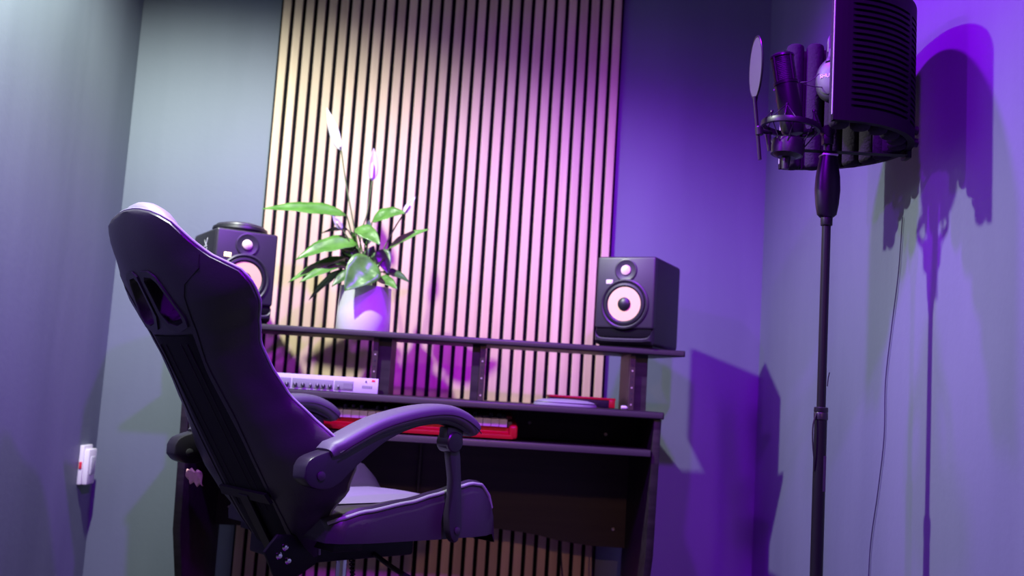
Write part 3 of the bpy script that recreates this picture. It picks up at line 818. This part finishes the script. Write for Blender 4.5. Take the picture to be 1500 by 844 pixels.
# ------------------------------------------------------------------ pop filter
pcn = aty(1107.5, 99, 2.08)
pf = thing('pop_filter', pcn, 'thin grey mesh pop filter disc on a short stem beside the microphone', 'pop filter')
nrm = Vector((.985, -.02, .04)).normalized(); nrm = Matrix.Rotation(rad(-3), 3, 'Z') @ nrm
Rp = axis_mtx((0, 0, 0), nrm)
PR = .066
MB().lathe([(.001, -.0012), (PR-.002, -.0012), (PR-.002, .0012), (.001, .0012)], 48, Rp).build('mesh_disc', 'pop_mesh', pf)
MB().tube([Rp @ Vector((PR*math.cos(2*PI*k/60), PR*math.sin(2*PI*k/60), 0)) for k in range(61)], .0022, 8).build('rim', 'mic_metal', pf)
e0 = aty(1106, 150, 2.08)-pcn; e1 = aty(1113, 234, 2.08)-pcn
MB().tube([e0+Vector((0, 0, .012)), e0, (e0+e1)*.5, e1], [.006, .0042, .0040, .0040], 12).build('stem', 'mic_metal', pf)
cl_ = aty(1112, 192, 2.08)-pcn
MB().lathe([(.007, -.010), (.0085, -.008), (.0085, .008), (.007, .010)], 16, axis_mtx(cl_, (e0-e1))).build('stem_clamp', 'mic_metal', pf)
MB().tube([cl_, cl_+Vector((.020, .01, .002)), cl_+Vector((.030, .018, .002))], .005, 10).build('clamp_arm', 'mic_metal', pf)
MB().tube([cl_+Vector((.022, .008, -.004)), cl_+Vector((.026, .008, -.040))], [.0065, .0035], 10).build('wing_screw', 'plastic_black', pf)

# ------------------------------------------------------------------ headphones hung over the shield's far rim
ra = EA+rad(49)
rd = Vector((math.cos(ra), math.sin(ra), 0)); tn = Vector((-rd.y, rd.x, 0))
HC = Vector((FO.x, FO.y, 0))+rd*.196; HC.z = FZ1-.029
hp = thing('headphones', HC, 'grey headphones with silver ear cup hung over the rim of the mic shield', 'headphones')
arch_ = [rd*(.083*math.cos(a))+Vector((0, 0, .012+.030*math.sin(a))) for a in [PI*k/20 for k in range(21)]]
bandp = [-rd*.083*-1+Vector((0, 0, -.012))]+arch_+[-rd*.083+Vector((0, 0, -.012))]
band = MB().tube(catmull(bandp, 2), .013, 10, flat=(1, .35), up=None).build('headband', 'headphone_grey', hp)
for sg in (-1, 1):
    cc = rd*(sg*.080)+Vector((0, 0, -.078))
    outn = rd*sg
    yk = MB().tube(catmull([rd*(sg*.083)+Vector((0, 0, -.008)), rd*(sg*.088)+Vector((0, 0, -.024)), cc+outn*.014+Vector((0, 0, .036))], 5), [.010]*8+[.012]*3, 10).build('yoke', 'headphone_grey', hp)
    el = lambda m_: m_ @ Matrix.Diagonal((.84, 1.0, 1, 1))
    Mc = axis_mtx(cc, outn)
    # ellipse taller in z
    def ell(prof, nme, m_, par):
        rings = []
        for (r_, h_) in prof:
            rings.append([cc+outn*h_+tn*(r_*.82*math.cos(2*PI*k/32))+Vector((0, 0, 1))*(r_*1.12*math.sin(2*PI*k/32)) for k in range(32)])
        return MB().loft(rings).build(nme, m_, par, 40)
    cup = ell([(.040, -.010), (.047, -.006), (.047, .008), (.042, .016), (.036, .019)], 'ear_cup', 'headphone_grey', hp)
    ell([(.036, -.026), (.045, -.022), (.046, -.010), (.040, -.008)], 'ear_pad', 'rubber', cup)
    cap = ell([(.0335, .018), (.0335, .0215), (.029, .0245), (.015, .0262), (.001, .0266)], 'silver_cap', 'headphone_silver', cup)
    if sg < 0:
        m4 = Matrix((( -tn.x, 0, outn.x, cc.x+outn.x*.0268), (-tn.y, 0, outn.y, cc.y+outn.y*.0268), (0, 1, 0, cc.z+.004), (0, 0, 0, 1)))
        if Vector((-tn.x, -tn.y, 0)).cross(Vector((0, 0, 1))).dot(outn) < 0:
            m4 = Matrix(((tn.x, 0, outn.x, cc.x+outn.x*.0268), (tn.y, 0, outn.y, cc.y+outn.y*.0268), (0, 1, 0, cc.z+.004), (0, 0, 0, 1)))
        text_part('cup_logo', 'SHURE', .0125, 'switch_white', cap, m4)
q0 = rd*-.08+Vector((0, 0, -.142))
def HPX(px, py, yy): return aty(px, py, yy)-HC
MB().tube(catmull([HPX(1204, 128, 2.18), HPX(1188, 126, 2.17), HPX(1173, 121, 2.16), HPX(1186, 119, 2.15), HPX(1200, 108, 2.16)], 5), .0011, 6).build('cable', 'headphone_grey', hp)

# ------------------------------------------------------------------ wall things
swp = atx(121, 680, XL)
ws = thing('wall_switch_box', (XL, swp.y, swp.z), 'small white surface-mounted switch box near the corner of the left wall', 'switch')
MB().box((0, -.036, -.062), (.014, .036, .062), .003).build('back_box', 'switch_white', ws)
MB().box((.0135, -.030, -.062), (.030, .034, .050), .004).build('cover', 'switch_white', ws)
MB().box((.029, -.016, -.030), (.034, .016, .026), .002).build('rocker', 'logo_silver', ws)
MB().box((.003, -.039, -.012), (.012, -.0355, .010), .001).build('side_light', 'switch_red', ws)
pts = [atx(px, py, XR-.004) for px, py in ((1322, 318), (1316, 400), (1306, 480), (1297, 560), (1295, 640), (1286, 720), (1276, 790), (1272, 850))]
pts = pts+[Vector((XR-.004, pts[-1].y+.01, .2)), Vector((XR-.004, pts[-1].y+.02, .01))]
cw = MB().tube(catmull(pts, 5), .0013, 6).build('thin_cable', 'cord_wall'); tag(cw, 'thin dark cord hanging down the right wall behind the stand', 'cord')
for k, (px, lab) in enumerate(((826, 'thin black cable under the desk hanging before the middle of the slats'), (868, 'thin black cable under the desk next to the last slats'))):
    a = aty(px, 770, 3.30); pts = [Vector((a.x, 3.30, .60)), Vector((a.x+.004, 3.305, .45)), Vector((a.x-.006+.01*k, 3.30, .30)), Vector((a.x+.008, 3.30, .15)), Vector((a.x, 3.30, .012))]
    o = MB().tube(catmull(pts, 6), .0028, 7).build('hanging_cable', 'cable_black'); tag(o, lab, 'cable')
